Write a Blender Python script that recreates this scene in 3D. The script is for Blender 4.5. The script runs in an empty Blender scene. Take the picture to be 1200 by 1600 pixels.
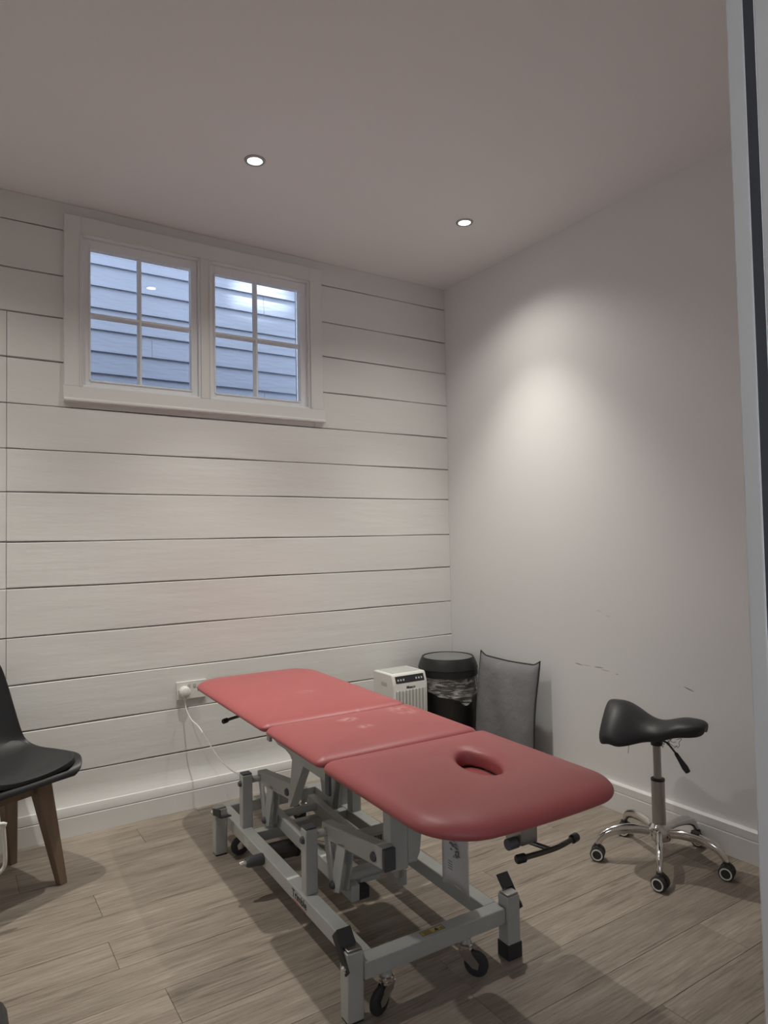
import bpy, bmesh, math, random
from mathutils import Vector, Matrix
C = bpy.context.scene.collection
V = Vector
PI = math.pi
random.seed(7)
HC = 2.85          # ceiling height

# ---------------------------------------------------------------- camera
cam = bpy.data.cameras.new('camera'); camo = bpy.data.objects.new('camera', cam); C.objects.link(camo)
cam.sensor_fit = 'HORIZONTAL'; cam.sensor_width = 36.0
cam.lens = 1064.543 / 1200.0 * 36.0
cam.clip_start = 0.02
yaw, pit, rol = 0.5765021, 0.0379521, -0.0189158
fw = V((math.sin(yaw)*math.cos(pit), math.cos(yaw)*math.cos(pit), math.sin(pit)))
r0 = V((math.cos(yaw), -math.sin(yaw), 0)); u0 = r0.cross(fw)
rt = r0*math.cos(rol) + u0*math.sin(rol); up = u0*math.cos(rol) - r0*math.sin(rol)
m = Matrix((rt, up, -fw)).transposed().to_4x4()
m.translation = V((-2.6600587, -3.3462493, 1.2915520))
camo.matrix_world = m
bpy.context.scene.camera = camo

# ---------------------------------------------------------------- world, exposure
w = bpy.data.worlds.new('sky'); bpy.context.scene.world = w; w.use_nodes = True
bg = w.node_tree.nodes['Background']; bg.inputs[0].default_value = (0.80, 0.87, 1.0, 1); bg.inputs[1].default_value = 6.5
vs = bpy.context.scene.view_settings
vs.view_transform = 'Standard'; vs.look = 'None'; vs.gamma = 1; vs.use_curve_mapping = False
vs.exposure = 0.24
LAMP_W = 74.0       # narrow beam of each downlight
SPILL_W = 17.0      # its wide spill
LAMP_COL = (0.98, 0.955, 0.88)
LIGHTS = [(-1.588, -0.775), (-0.489, -0.790), (-2.69, -0.775)]

# ---------------------------------------------------------------- materials
def mat(name, col, rough=0.5, metal=0.0, bump=0.0, bscale=40.0, vary=0.0, vscale=6.0, spec=0.5, stretch=None, dist=0.01):
    m = bpy.data.materials.new(name); m.use_nodes = True
    nt = m.node_tree; b = nt.nodes['Principled BSDF']
    b.inputs['Base Color'].default_value = (*col, 1); b.inputs['Roughness'].default_value = rough
    b.inputs['Metallic'].default_value = metal
    b.inputs['Specular IOR Level'].default_value = spec
    tc = nt.nodes.new('ShaderNodeTexCoord'); mp = nt.nodes.new('ShaderNodeMapping')
    nt.links.new(tc.outputs['Object'], mp.inputs[0])
    if stretch: mp.inputs['Scale'].default_value = stretch
    if vary:
        n = nt.nodes.new('ShaderNodeTexNoise'); n.inputs['Scale'].default_value = vscale; n.inputs['Detail'].default_value = 5
        nt.links.new(mp.outputs[0], n.inputs['Vector'])
        r = nt.nodes.new('ShaderNodeValToRGB')
        r.color_ramp.elements[0].position = 0.3; r.color_ramp.elements[1].position = 0.7
        r.color_ramp.elements[0].color = (*[c*(1-vary) for c in col], 1)
        r.color_ramp.elements[1].color = (*[min(1, c*(1+vary)) for c in col], 1)
        nt.links.new(n.outputs['Fac'], r.inputs[0]); nt.links.new(r.outputs[0], b.inputs['Base Color'])
    if bump:
        n2 = nt.nodes.new('ShaderNodeTexNoise'); n2.inputs['Scale'].default_value = bscale; n2.inputs['Detail'].default_value = 6
        nt.links.new(mp.outputs[0], n2.inputs['Vector'])
        bp = nt.nodes.new('ShaderNodeBump'); bp.inputs['Strength'].default_value = bump; bp.inputs['Distance'].default_value = dist
        nt.links.new(n2.outputs['Fac'], bp.inputs['Height']); nt.links.new(bp.outputs[0], b.inputs['Normal'])
    return m

M = {}
M['ceil'] = mat('ceiling_paint', (0.88, 0.86, 0.855), 0.9, bump=0.05, bscale=30)
M['plank'] = mat('plank_paint', (0.78, 0.77, 0.745), 0.55, bump=0.2, bscale=8, vary=0.02, vscale=2.5, stretch=(0.35, 1, 2.2), dist=0.012)
M['trim'] = mat('trim_paint', (0.79, 0.78, 0.765), 0.45, bump=0.06, bscale=15)
M['sash'] = mat('sash_paint', (0.88, 0.89, 0.91), 0.3)
M['grey_frame'] = mat('grey_powder_coat', (0.42, 0.43, 0.41), 0.45, bump=0.04, bscale=90, vary=0.05, vscale=14)
M['vinyl'] = mat('red_vinyl', (0.37, 0.088, 0.09), 0.42, bump=0.10, bscale=7, vary=0.05, vscale=3.5, spec=0.45, dist=0.01)
def scuffed(m, spots):
    nt = m.node_tree; b = nt.nodes['Principled BSDF']; col = b.inputs['Base Color'].links[0].from_socket
    tc = nt.nodes.new('ShaderNodeTexCoord'); n = nt.nodes.new('ShaderNodeTexNoise'); n.inputs['Scale'].default_value = 38; n.inputs['Detail'].default_value = 4
    nt.links.new(tc.outputs['Object'], n.inputs['Vector'])
    for (x, y, rx, ry, k) in spots:
        mp = nt.nodes.new('ShaderNodeMapping'); mp.vector_type = 'TEXTURE'; mp.inputs['Location'].default_value = (x, y, .66); mp.inputs['Scale'].default_value = (rx, ry, .1)
        nt.links.new(tc.outputs['Object'], mp.inputs[0])
        ln = nt.nodes.new('ShaderNodeVectorMath'); ln.operation = 'LENGTH'; nt.links.new(mp.outputs[0], ln.inputs[0])
        a = nt.nodes.new('ShaderNodeMath'); a.operation = 'SUBTRACT'; a.use_clamp = True; a.inputs[0].default_value = 1.0; nt.links.new(ln.outputs['Value'], a.inputs[1])
        r = nt.nodes.new('ShaderNodeMapRange'); r.inputs[1].default_value = .42; r.inputs[2].default_value = .60; nt.links.new(n.outputs['Fac'], r.inputs[0])
        c = nt.nodes.new('ShaderNodeMath'); c.operation = 'MULTIPLY'; nt.links.new(a.outputs[0], c.inputs[0]); nt.links.new(r.outputs[0], c.inputs[1])
        d = nt.nodes.new('ShaderNodeMath'); d.operation = 'MULTIPLY'; d.inputs[1].default_value = k; nt.links.new(c.outputs[0], d.inputs[0])
        mx = nt.nodes.new('ShaderNodeMix'); mx.data_type = 'RGBA'; nt.links.new(d.outputs[0], mx.inputs[0]); nt.links.new(col, mx.inputs[6]); mx.inputs[7].default_value = (.62, .36, .34, 1); col = mx.outputs[2]
    nt.links.new(col, b.inputs['Base Color'])
scuffed(M['vinyl'], [(-.044, -.180, .045, .04, 1.0), (-.036, -.29, .035, .025, 1.0), (.185, -.160, .06, .09, 1.0), (.10, -.02, .03, .02, .6), (.02, .30, .06, .04, .3)])
M['vinyl_edge'] = mat('base_board_grey', (0.33, 0.32, 0.31), 0.6, bump=0.03)
M['black_plastic'] = mat('black_plastic', (0.014, 0.014, 0.015), 0.42, bump=0.05, bscale=80)
M['black_seat'] = mat('black_leatherette', (0.016, 0.016, 0.018), 0.5, bump=0.15, bscale=60, dist=0.004)
M['rubber'] = mat('dark_rubber', (0.03, 0.03, 0.032), 0.7, bump=0.05)
M['grey_rubber'] = mat('grey_rubber', (0.075, 0.078, 0.085), 0.55, bump=0.05)
M['chrome'] = mat('chrome', (0.72, 0.70, 0.68), 0.14, 1.0, vary=0.06, vscale=8)
M['steel'] = mat('dull_steel', (0.42, 0.41, 0.40), 0.35, 1.0, vary=0.08, vscale=12)
M['dark_steel'] = mat('dark_steel', (0.10, 0.095, 0.09), 0.4, 0.8, vary=0.1)
M['white_plastic'] = mat('white_plastic', (0.76, 0.75, 0.71), 0.35, vary=0.015)
M['light_grey'] = mat('light_grey_plastic', (0.50, 0.51, 0.48), 0.5, vary=0.02)
M['beech'] = mat('brown_wood', (0.21, 0.145, 0.10), 0.5, bump=0.1, bscale=20, vary=0.18, vscale=10, stretch=(3, 3, 0.5))
M['grey_fabric'] = mat('grey_fabric', (0.19, 0.19, 0.197), 0.85, bump=0.35, bscale=14, vary=0.07, vscale=5, dist=0.02)
M['piping'] = mat('dark_piping', (0.03, 0.03, 0.033), 0.7, bump=0.05)
M['paper'] = mat('white_paper', (0.80, 0.79, 0.80), 0.6, vary=0.03)
M['label_yellow'] = mat('yellow_label', (0.55, 0.42, 0.10), 0.5, vary=0.06, vscale=30)
M['print_dark'] = mat('dark_print', (0.02, 0.018, 0.02), 0.6, vary=0.05)
M['print_red'] = mat('red_print', (0.45, 0.04, 0.05), 0.6, vary=0.05)
M['print_grey'] = mat('grey_print', (0.25, 0.25, 0.27), 0.6, vary=0.1)
M['siding'] = mat('blue_grey_siding', (0.078, 0.092, 0.120), 0.6, bump=0.4, bscale=14, vary=0.07, vscale=4, stretch=(0.5, 1, 3), dist=0.01)
M['outdoor'] = mat('pale_paving', (0.72, 0.71, 0.70), 0.9, bump=0.5, bscale=30, vary=0.2)
M['door_grey'] = mat('door_frame_paint', (0.40, 0.375, 0.34), 0.5, bump=0.03)
M['glow_grey'] = mat('white_symbol', (0.55, 0.57, 0.56), 0.5, vary=0.02)

def wall_mat():
    m = mat('plaster_paint', (0.79, 0.78, 0.77), 0.8, bump=0.06, bscale=12, vary=0.015, vscale=1.5)
    nt = m.node_tree; b = nt.nodes['Principled BSDF']
    src = b.inputs['Base Color'].links[0].from_socket
    tc = nt.nodes.new('ShaderNodeTexCoord')
    col = src
    # short dark scuffs on the plaster: (y, z, half length, slope, half thickness)
    for (y, z, L, sl, th, k) in [(-1.005, .6465, .028, .10, .0022, .75), (-1.055, .647, .03, .03, .0016, .4), (-1.128, .6485, .03, -.03, .0022, .7),
                              (-1.165, .640, .03, .02, .0018, .4), (-1.232, .632, .008, 0, .0025, .5), (-1.60, .626, .026, .28, .0022, .85),
                              (-1.14, .92, .02, .0, .004, .12), (-1.19, .90, .015, .2, .004, .12)]:
        def math_(op, a, bb=None, c=None):
            n = nt.nodes.new('ShaderNodeMath'); n.operation = op
            for i, v in enumerate((a, bb, c)):
                if v is None: continue
                if isinstance(v, (int, float)): n.inputs[i].default_value = v
                else: nt.links.new(v, n.inputs[i])
            return n.outputs[0]
        sep = nt.nodes.new('ShaderNodeSeparateXYZ'); nt.links.new(tc.outputs['Object'], sep.inputs[0])
        dy = math_('SUBTRACT', sep.outputs[1], y); dz = math_('SUBTRACT', sep.outputs[2], z)
        dz2 = math_('SUBTRACT', dz, math_('MULTIPLY', dy, sl))
        a = math_('SUBTRACT', 1.0, math_('POWER', math_('ABSOLUTE', math_('DIVIDE', dy, L)), 2.0))
        h = math_('MULTIPLY', math_('MAXIMUM', a, 0.0), th)
        msk = math_('LESS_THAN', math_('ABSOLUTE', dz2), h)
        mix = nt.nodes.new('ShaderNodeMix'); mix.data_type = 'RGBA'
        nt.links.new(math_('MULTIPLY', msk, k), mix.inputs[0]); nt.links.new(col, mix.inputs[6]); mix.inputs[7].default_value = (.08, .075, .07, 1)
        col = mix.outputs[2]
    nt.links.new(col, b.inputs['Base Color'])
    return m
M['wall'] = wall_mat()

def floor_mat():
    m = bpy.data.materials.new('wood_effect_vinyl'); m.use_nodes = True
    nt = m.node_tree; b = nt.nodes['Principled BSDF']; L = nt.links
    b.inputs['Roughness'].default_value = 0.55; b.inputs['Specular IOR Level'].default_value = 0.35
    geo = nt.nodes.new('ShaderNodeNewGeometry'); oi = nt.nodes.new('ShaderNodeObjectInfo')
    off = nt.nodes.new('ShaderNodeVectorMath'); off.operation = 'SCALE'; off.inputs[0].default_value = (37, 19, 11)
    L.new(oi.outputs['Random'], off.inputs['Scale'])
    add = nt.nodes.new('ShaderNodeVectorMath'); add.operation = 'ADD'
    L.new(geo.outputs['Position'], add.inputs[0]); L.new(off.outputs[0], add.inputs[1])
    def noise(sc, st, det, rough=.6, distn=0.0):
        mp = nt.nodes.new('ShaderNodeMapping'); mp.inputs['Scale'].default_value = st; L.new(add.outputs[0], mp.inputs[0])
        n = nt.nodes.new('ShaderNodeTexNoise'); n.inputs['Scale'].default_value = sc; n.inputs['Detail'].default_value = det
        n.inputs['Roughness'].default_value = rough; n.inputs['Distortion'].default_value = distn
        L.new(mp.outputs[0], n.inputs['Vector']); return n.outputs['Fac']
    def ramp(f, p0, c0, p1, c1):
        r = nt.nodes.new('ShaderNodeValToRGB'); e = r.color_ramp.elements
        e[0].position = p0; e[0].color = (*c0, 1); e[1].position = p1; e[1].color = (*c1, 1); L.new(f, r.inputs[0]); return r.outputs[0]
    def mul(a, bb, f=1.0):
        x = nt.nodes.new('ShaderNodeMix'); x.data_type = 'RGBA'; x.blend_type = 'MULTIPLY'; x.inputs[0].default_value = f
        L.new(a, x.inputs[6]); L.new(bb, x.inputs[7]); return x.outputs[2]
    base = ramp(noise(1.6, (1.2, 9, 1), 6, .6, .4), .3, (0.245, 0.205, 0.168), .7, (0.370, 0.318, 0.268))
    fine = ramp(noise(7, (1.0, 22, 1), 6, .7), .33, (0.70, 0.69, 0.68), .62, (1.14, 1.14, 1.14))
    dark = ramp(noise(3.2, (1.0, 16, 1), 3, .5, .6), .30, (0.62, 0.60, 0.58), .42, (1, 1, 1))
    pl = ramp(oi.outputs['Random'], 0, (0.90, 0.89, 0.88), 1, (1.08, 1.07, 1.06))
    c = mul(mul(mul(base, fine), dark), pl)
    L.new(c, b.inputs['Base Color'])
    bp = nt.nodes.new('ShaderNodeBump'); bp.inputs['Strength'].default_value = .15; bp.inputs['Distance'].default_value = .004
    L.new(noise(7, (1.0, 22, 1), 6, .7), bp.inputs['Height']); L.new(bp.outputs[0], b.inputs['Normal'])
    return m
M['floor'] = floor_mat()

def emis(name, col, s):
    m = bpy.data.materials.new(name); m.use_nodes = True; nt = m.node_tree
    e = nt.nodes.new('ShaderNodeEmission'); e.inputs[0].default_value = (*col, 1); e.inputs[1].default_value = s
    nt.links.new(e.outputs[0], nt.nodes['Material Output'].inputs[0]); return m
M['lamp_glow'] = emis('lamp_lens_glow', (1, .97, .92), 14.0)

def glass_mat():
    m = bpy.data.materials.new('window_glass'); m.use_nodes = True; nt = m.node_tree
    t = nt.nodes.new('ShaderNodeBsdfTransparent'); t.inputs[0].default_value = (.96, .98, 1, 1)
    g = nt.nodes.new('ShaderNodeBsdfGlossy'); g.inputs['Roughness'].default_value = 0.02
    f = nt.nodes.new('ShaderNodeFresnel'); f.inputs[0].default_value = 1.5
    mx = nt.nodes.new('ShaderNodeMixShader')
    nt.links.new(f.outputs[0], mx.inputs[0]); nt.links.new(t.outputs[0], mx.inputs[1]); nt.links.new(g.outputs[0], mx.inputs[2])
    nt.links.new(mx.outputs[0], nt.nodes['Material Output'].inputs[0]); return m
M['glass'] = glass_mat()

def bag_mat():
    m = bpy.data.materials.new('clear_plastic_bag'); m.use_nodes = True; nt = m.node_tree
    t = nt.nodes.new('ShaderNodeBsdfTransparent'); t.inputs[0].default_value = (.9, .9, .9, 1)
    g = nt.nodes.new('ShaderNodeBsdfPrincipled'); g.inputs['Base Color'].default_value = (.62, .60, .58, 1); g.inputs['Roughness'].default_value = .25
    tc = nt.nodes.new('ShaderNodeTexCoord'); n = nt.nodes.new('ShaderNodeTexNoise'); n.inputs['Scale'].default_value = 22; n.inputs['Detail'].default_value = 7; n.inputs['Distortion'].default_value = 1.2
    mp = nt.nodes.new('ShaderNodeMapping'); mp.inputs['Rotation'].default_value = (0.5, 0.9, 0.3); mp.inputs['Scale'].default_value = (.5, .7, 3.2)
    nt.links.new(tc.outputs['Object'], mp.inputs[0]); nt.links.new(mp.outputs[0], n.inputs['Vector'])
    r = nt.nodes.new('ShaderNodeValToRGB'); r.color_ramp.elements[0].position = .45; r.color_ramp.elements[0].color = (.16, .16, .16, 1)
    r.color_ramp.elements[1].position = .64; r.color_ramp.elements[1].color = (.85, .85, .85, 1)
    nt.links.new(n.outputs['Fac'], r.inputs[0])
    mx = nt.nodes.new('ShaderNodeMixShader'); nt.links.new(r.outputs[0], mx.inputs[0])
    nt.links.new(t.outputs[0], mx.inputs[1]); nt.links.new(g.outputs[0], mx.inputs[2])
    nt.links.new(mx.outputs[0], nt.nodes['Material Output'].inputs[0]); return m
M['bag'] = bag_mat()

# ---------------------------------------------------------------- helpers
def box(bm, x0, x1, y0, y1, z0, z1):
    vs_ = [bm.verts.new((x, y, z)) for x in (x0, x1) for y in (y0, y1) for z in (z0, z1)]
    for f in ((0, 1, 3, 2), (4, 6, 7, 5), (0, 4, 5, 1), (2, 3, 7, 6), (0, 2, 6, 4), (1, 5, 7, 3)):
        bm.faces.new([vs_[i] for i in f])
    return vs_
def prism(bm, pts, ax, a0, a1):
    """polygon pts in the plane normal to axis ax, extruded a0..a1 (pts are the other two coordinates in xyz order)"""
    def mk(p, a):
        q = list(p); q.insert(ax, a); return bm.verts.new(q)
    A = [mk(p, a0) for p in pts]; B = [mk(p, a1) for p in pts]; n = len(pts)
    bm.faces.new(A); bm.faces.new(B[::-1])
    for i in range(n): bm.faces.new((A[i], B[i], B[(i+1) % n], A[(i+1) % n]))
def bar(bm, a, b, wx, wy, upv=(0, 0, 1)):
    """rectangular bar from a to b; wx across, wy along up"""
    a, b = V(a), V(b); d = (b-a).normalized(); s = d.cross(V(upv)).normalized(); t = s.cross(d)
    r = []
    for p in (a, b):
        r.append([bm.verts.new(p + s*sx*wx/2 + t*sy*wy/2) for sx, sy in ((-1, -1), (1, -1), (1, 1), (-1, 1))])
    bm.faces.new(r[0][::-1]); bm.faces.new(r[1])
    for i in range(4): bm.faces.new((r[0][i], r[0][(i+1) % 4], r[1][(i+1) % 4], r[1][i]))
def tube(bm, pts, rad, n=12, flat=1.0, caps=True):
    pts = [V(p) for p in pts]; rads = rad if isinstance(rad, (list, tuple)) else [rad]*len(pts)
    rings = []; t0 = (pts[1]-pts[0]).normalized()
    ref = V((0, 0, 1)) if abs(t0.z) < .9 else V((1, 0, 0))
    s = t0.cross(ref).normalized()
    for i, p in enumerate(pts):
        t = (pts[min(i+1, len(pts)-1)] - pts[max(i-1, 0)]).normalized()
        s = (s - t*s.dot(t)).normalized(); u = t.cross(s)
        rings.append([bm.verts.new(p + (s*math.cos(k*2*PI/n)*flat + u*math.sin(k*2*PI/n))*rads[i]) for k in range(n)])
    for i in range(len(pts)-1):
        for k in range(n): bm.faces.new((rings[i][k], rings[i][(k+1) % n], rings[i+1][(k+1) % n], rings[i+1][k]))
    if caps: bm.faces.new(rings[0][::-1]); bm.faces.new(rings[-1])
def lathe(bm, prof, n=32, c=(0, 0, 0), ax=(0, 0, 1)):
    ax = V(ax).normalized(); q = V((0, 0, 1)).rotation_difference(ax); c = V(c); rings = []
    for r, z in prof:
        if r < 1e-5: rings.append([bm.verts.new(c + q @ V((0, 0, z)))])
        else: rings.append([bm.verts.new(c + q @ V((r*math.cos(k*2*PI/n), r*math.sin(k*2*PI/n), z))) for k in range(n)])
    for a, b in zip(rings, rings[1:]):
        for k in range(n):
            k2 = (k+1) % n
            if len(a) == 1 and len(b) == 1: continue
            if len(a) == 1: bm.faces.new((a[0], b[k2], b[k]))
            elif len(b) == 1: bm.faces.new((a[k], a[k2], b[0]))
            else: bm.faces.new((a[k], a[k2], b[k2], b[k]))
def spline(pts, n=8):
    pts = [V(p) for p in pts]; out = []
    for i in range(len(pts)-1):
        p0 = pts[max(i-1, 0)]; p1 = pts[i]; p2 = pts[i+1]; p3 = pts[min(i+2, len(pts)-1)]
        for k in range(n):
            t = k/n
            out.append(.5*((2*p1) + (-p0+p2)*t + (2*p0-5*p1+4*p2-p3)*t*t + (-p0+3*p1-3*p2+p3)*t**3))
    out.append(pts[-1]); return out
def link(name, bm, m_, parent=None, bevel=0, seg=2, smooth=True, subsurf=0, angle=35):
    bmesh.ops.recalc_face_normals(bm, faces=bm.faces[:])
    me = bpy.data.meshes.new(name); bm.to_mesh(me); bm.free()
    me.materials.append(m_)
    o = bpy.data.objects.new(name, me); C.objects.link(o)
    if smooth:
        me.shade_smooth()
        try: me.set_sharp_from_angle(angle=math.radians(angle))
        except Exception: pass
    if bevel:
        b = o.modifiers.new('bevel', 'BEVEL'); b.width = bevel; b.segments = seg; b.limit_method = 'ANGLE'; b.angle_limit = math.radians(40)
        b.harden_normals = False
    if subsurf:
        s = o.modifiers.new('sub', 'SUBSURF'); s.levels = subsurf; s.render_levels = subsurf
    if parent: o.parent = parent
    return o
def boxo(name, x0, x1, y0, y1, z0, z1, m_, parent=None, bevel=0):
    bm = bmesh.new(); box(bm, x0, x1, y0, y1, z0, z1); return link(name, bm, m_, parent, bevel)
def struct(o): o['kind'] = 'structure'; return o
def thing(name, label, cat, loc=(0, 0, 0), rz=0, group=None):
    o = bpy.data.objects.new(name, None); C.objects.link(o); o.location = loc; o.rotation_euler = (0, 0, rz)
    o.empty_display_size = .05
    o['label'] = label; o['category'] = cat
    if group: o['group'] = group
    return o
def text(name, s, size, m_, parent, M4, extrude=0.0003, bold=0.0):
    cu = bpy.data.curves.new(name, 'FONT'); cu.body = s; cu.size = size; cu.extrude = extrude; cu.offset = bold
    cu.align_x = 'CENTER'; cu.align_y = 'CENTER'
    t = bpy.data.objects.new(name+'_tmp', cu); C.objects.link(t)
    bpy.context.view_layer.update()
    me = bpy.data.meshes.new_from_object(t.evaluated_get(bpy.context.evaluated_depsgraph_get()))
    bpy.data.objects.remove(t)
    me.materials.clear(); me.materials.append(m_)
    me.transform(M4)
    o = bpy.data.objects.new(name, me); C.objects.link(o)
    if parent: o.parent = parent
    return o
def frame_m(origin, ex, ez):
    """text x axis along ex, text normal along ez"""
    ex = V(ex).normalized(); ez = V(ez).normalized(); ey = ez.cross(ex)
    r = Matrix((ex, ey, ez)).transposed().to_4x4(); r.translation = V(origin); return r

# ---------------------------------------------------------------- room shell
XL, YF = -3.30, -2.95      # left wall, front wall
# floor: base slab + planks laid parallel to the back wall
bm = bmesh.new(); box(bm, XL-.02, .02, -4.6, .02, -.08, -.004)
floor = struct(link('floor', bm, mat('subfloor', (0.05, 0.042, 0.035), .8, bump=.1, vary=.1)))
mesh_cache = {}
joint = {0: -1.915, 3: -2.185, 5: -2.20, 7: -2.11, -1: -1.62, 1: -1.2, 2: -1.55, 4: -1.35, 6: -1.6, 8: -1.45}
PW, PL = .17, 1.21
def plank_mesh(L):
    k = round(L, 3)
    if k not in mesh_cache:
        bm = bmesh.new(); g = .0005
        vv = box(bm, g, L-g, -PW+g, -g, -.004, 0)
        bmesh.ops.bevel(bm, geom=[e for e in bm.edges if all(v.co.z > -.001 for v in e.verts)], offset=.0008, segments=1, affect='EDGES')
        bmesh.ops.recalc_face_normals(bm, faces=bm.faces[:])
        me = bpy.data.meshes.new('plank'); bm.to_mesh(me); bm.free(); me.materials.append(M['floor']); mesh_cache[k] = me
    return mesh_cache[k]
for k in range(-1, 26):
    y = -.10 - PW*k
    j = joint.get(k, -1.3 - random.random()*1.1)
    xs = [j + PL*i for i in range(-3, 4)]
    xs = [XL] + [x for x in xs if XL+.05 < x < -.05] + [0.0]
    for a, b in zip(xs, xs[1:]):
        o = bpy.data.objects.new('plank', plank_mesh(b-a)); C.objects.link(o); o.parent = floor; o.location = (a, y if k > -1 else 0.0, 0)
        if k == -1: o.scale = (1, .10/PW, 1)

# ceiling with round cut-outs not needed: fittings sit just below it
struct(boxo('ceiling', XL-.12, .12, -4.6, .12, HC, HC+.1, M['ceil']))
# right wall, left wall
struct(boxo('wall_right', 0, .12, -4.6, .12, -.08, HC+.02, M['wall']))
struct(boxo('wall_left', XL-.12, XL, YF-.13, .12, -.08, HC+.02, M['wall']))
bm = bmesh.new(); box(bm, XL-.12, .12, -4.72, -4.6, -.08, HC+.02); box(bm, XL-.12, XL, -4.6, YF-.13, -.08, 1.2); box(bm, XL-.12, XL, -4.6, YF-.13, 1.75, HC+.02)  # unseen corridor wall added to cut doorway fill; its slot admits some sky
struct(link('wall_corridor_unseen', bm, M['wall']))
# front wall with the doorway the camera looks through
XJ = -1.947
bm = bmesh.new()
box(bm, XJ+.001, 0, YF-.13, YF, 0, HC); box(bm, XL, -2.91, YF-.13, YF, 0, HC); box(bm, -2.91, XJ+.001, YF-.13, YF, 2.10, HC)
struct(link('wall_front', bm, M['wall']))
door = bpy.data.objects.new('door_1', None); C.objects.link(door); struct(door)
bm = bmesh.new(); box(bm, XJ, XJ+.03, YF-.018, YF+.0, 0, 2.0895); box(bm, XJ, XJ+.03, YF-.135, YF-.030, 0, 2.0895)
box(bm, XJ+.006, XJ+.03, YF-.03, YF-.018, 0, 2.0895)
link('door_jamb', bm, M['door_grey'], door, .0015)
boxo('door_seal', XJ+.0005, XJ+.006, YF-.0295, YF-.0185, 0, 2.0895, M['rubber'], door)
boxo('door_jamb', -2.94, -2.91, YF-.135, YF, 0, 2.0895, M['door_grey'], door, .0015)
boxo('door_head', -2.94, XJ+.03, YF-.135, YF, 2.09, 2.12, M['door_grey'], door, .0015)

# back wall: substrate with window hole, planks in front
WX0, WXM0, WXM1, WX1, WZ0, WZ1 = -2.130, -1.573, -1.524, -.960, 2.007, 2.718
SUB = .020
bm = bmesh.new()
for (x0, x1, z0, z1) in [(XL-.02, WX0, 0, HC), (WX1, .02, 0, HC), (WX0, WX1, 0, WZ0), (WX0, WX1, WZ1, HC), (WXM0, WXM1, WZ0, WZ1)]:
    box(bm, x0, x1, SUB, .14, z0, z1)
wall_b = struct(link('wall_back', bm, M['trim']))
zs = [2.85, 2.72, 2.51, 2.315, 2.112, 1.909, 1.710, 1.521, 1.303, 1.102, .891, .687, .485, .275, .089]
def wavy_plank(x0, x1, z0, z1, flare=0.0, gap=.0020):
    """painted board, slightly uneven face and edges"""
    bm = bmesh.new(); n = max(2, int((x1-x0)/.12)); rows = [0, .008, .016, .25, .5, .75, .984, .992, 1]
    if flare: rows = [0, .1, .2, .25, .3, .36, .42, .5, .6, .7, .8, .984, .992, 1]
    ph = random.random()*9; am = .0011
    cup = random.uniform(-.0009, .0011); tw = random.uniform(-.0008, .0008)
    off = random.uniform(-.0012, .0012)
    g = []
    for i in range(n+1):
        x = x0 + (x1-x0)*i/n; col = []
        w1 = am*math.sin(x*5.1+ph) + am*.7*math.sin(x*11.3+2*ph); w2 = am*math.sin(x*4.3+ph*1.7)
        for r in rows:
            za = z0+gap + (w1 if z0 > .1 else 0); zb = z1-gap + w2 if z1 < HC-.01 else HC
            z = za + (zb-za)*r
            edge = .005 if r in (0, 1) else (.0007 if r in (.008, .992) else 0.0)
            y = off + cup*math.sin(PI*r) + tw*(r-.5)*2 + edge + .0006*math.sin(x*7+r*5+ph)
            if flare: y -= flare*max(0, 1-(z-.128)/.085)**2 if z > .128 else flare
            y = min(y, .0065)
            col.append(bm.verts.new((x, y, z)))
        col.append(bm.verts.new((x, SUB, col[-1].co.z))); col.insert(0, bm.verts.new((x, SUB, col[0].co.z)))
        g.append(col)
    for i in range(n):
        for j in range(len(g[0])-1):
            bm.faces.new((g[i][j], g[i+1][j], g[i+1][j+1], g[i][j+1]))
    for c in (g[0], g[-1]): bm.faces.new(c)
    return link('plank', bm, M['plank'], wall_b, angle=9 if not flare else 20)
XJN = -2.4255
for z1, z0 in zip(zs, zs[1:]):
    segs = [(XL+.001, -.001)]
    if z0 < 2.3: segs = [(XL+.001, XJN-.001), (XJN+.001, -.001)]
    if z1 > WZ0 and z0 < WZ1:
        # cut by the window: the casing covers the cut ends
        ns = []
        for a, b in segs:
            if b > WX0 - .04 and a < WX0:
                ns.append((a, WX0-.03)); ns.append((WX1+.03, b))
            else: ns.append((a, b))
        segs = ns
        if z0 < WZ0: pass
    for a, b in segs:
        fl = .019 if z0 < .1 else 0
        wavy_plank(a, b, z0, z1, fl)
# fillers above and below the window where boards are cut by the casing
def filler(x0, x1, z0, z1): boxo('plank', x0, x1, 0.002, SUB, z0, z1, M['plank'], wall_b)
filler(WX0-.03, WX1+.03, 1.912, 1.965); filler(WX0-.03, WX1+.03, WZ1+.02, 2.718)

# skirting boards
def skirting(name, axis):
    bm = bmesh.new()
    if axis == 'back':
        prof = [(-.0, 0), (-.022, 0), (-.022, .084), (-.019, .088), (-.0, .088)]
        prism(bm, [(y, z) for y, z in prof], 0, XL+.001, -.001)
        prof = [(.0, .0895), (-.0215, .0895), (-.0215, .128), (-.0195, .1315), (-.0, .1315)]
        prism(bm, prof, 0, XL+.001, -.001)
    else:
        s = 1 if axis == 'left' else -1; x = XL if axis == 'left' else 0
        prism(bm, [(x, 0), (x+s*.022, 0), (x+s*.022, .088), (x+s*.018, .0905), (x, .0905)], 1, YF+.001, -.023)
        prism(bm, [(x, .092), (x+s*.021, .092), (x+s*.021, .124), (x+s*.0145, .130), (x, .130)], 1, YF+.001, -.023)
    return struct(link(name, bm, M['trim'], bevel=.001))
skirting('baseboard_back', 'back'); skirting('baseboard_right', 'right'); skirting('baseboard_left', 'left')

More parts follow.
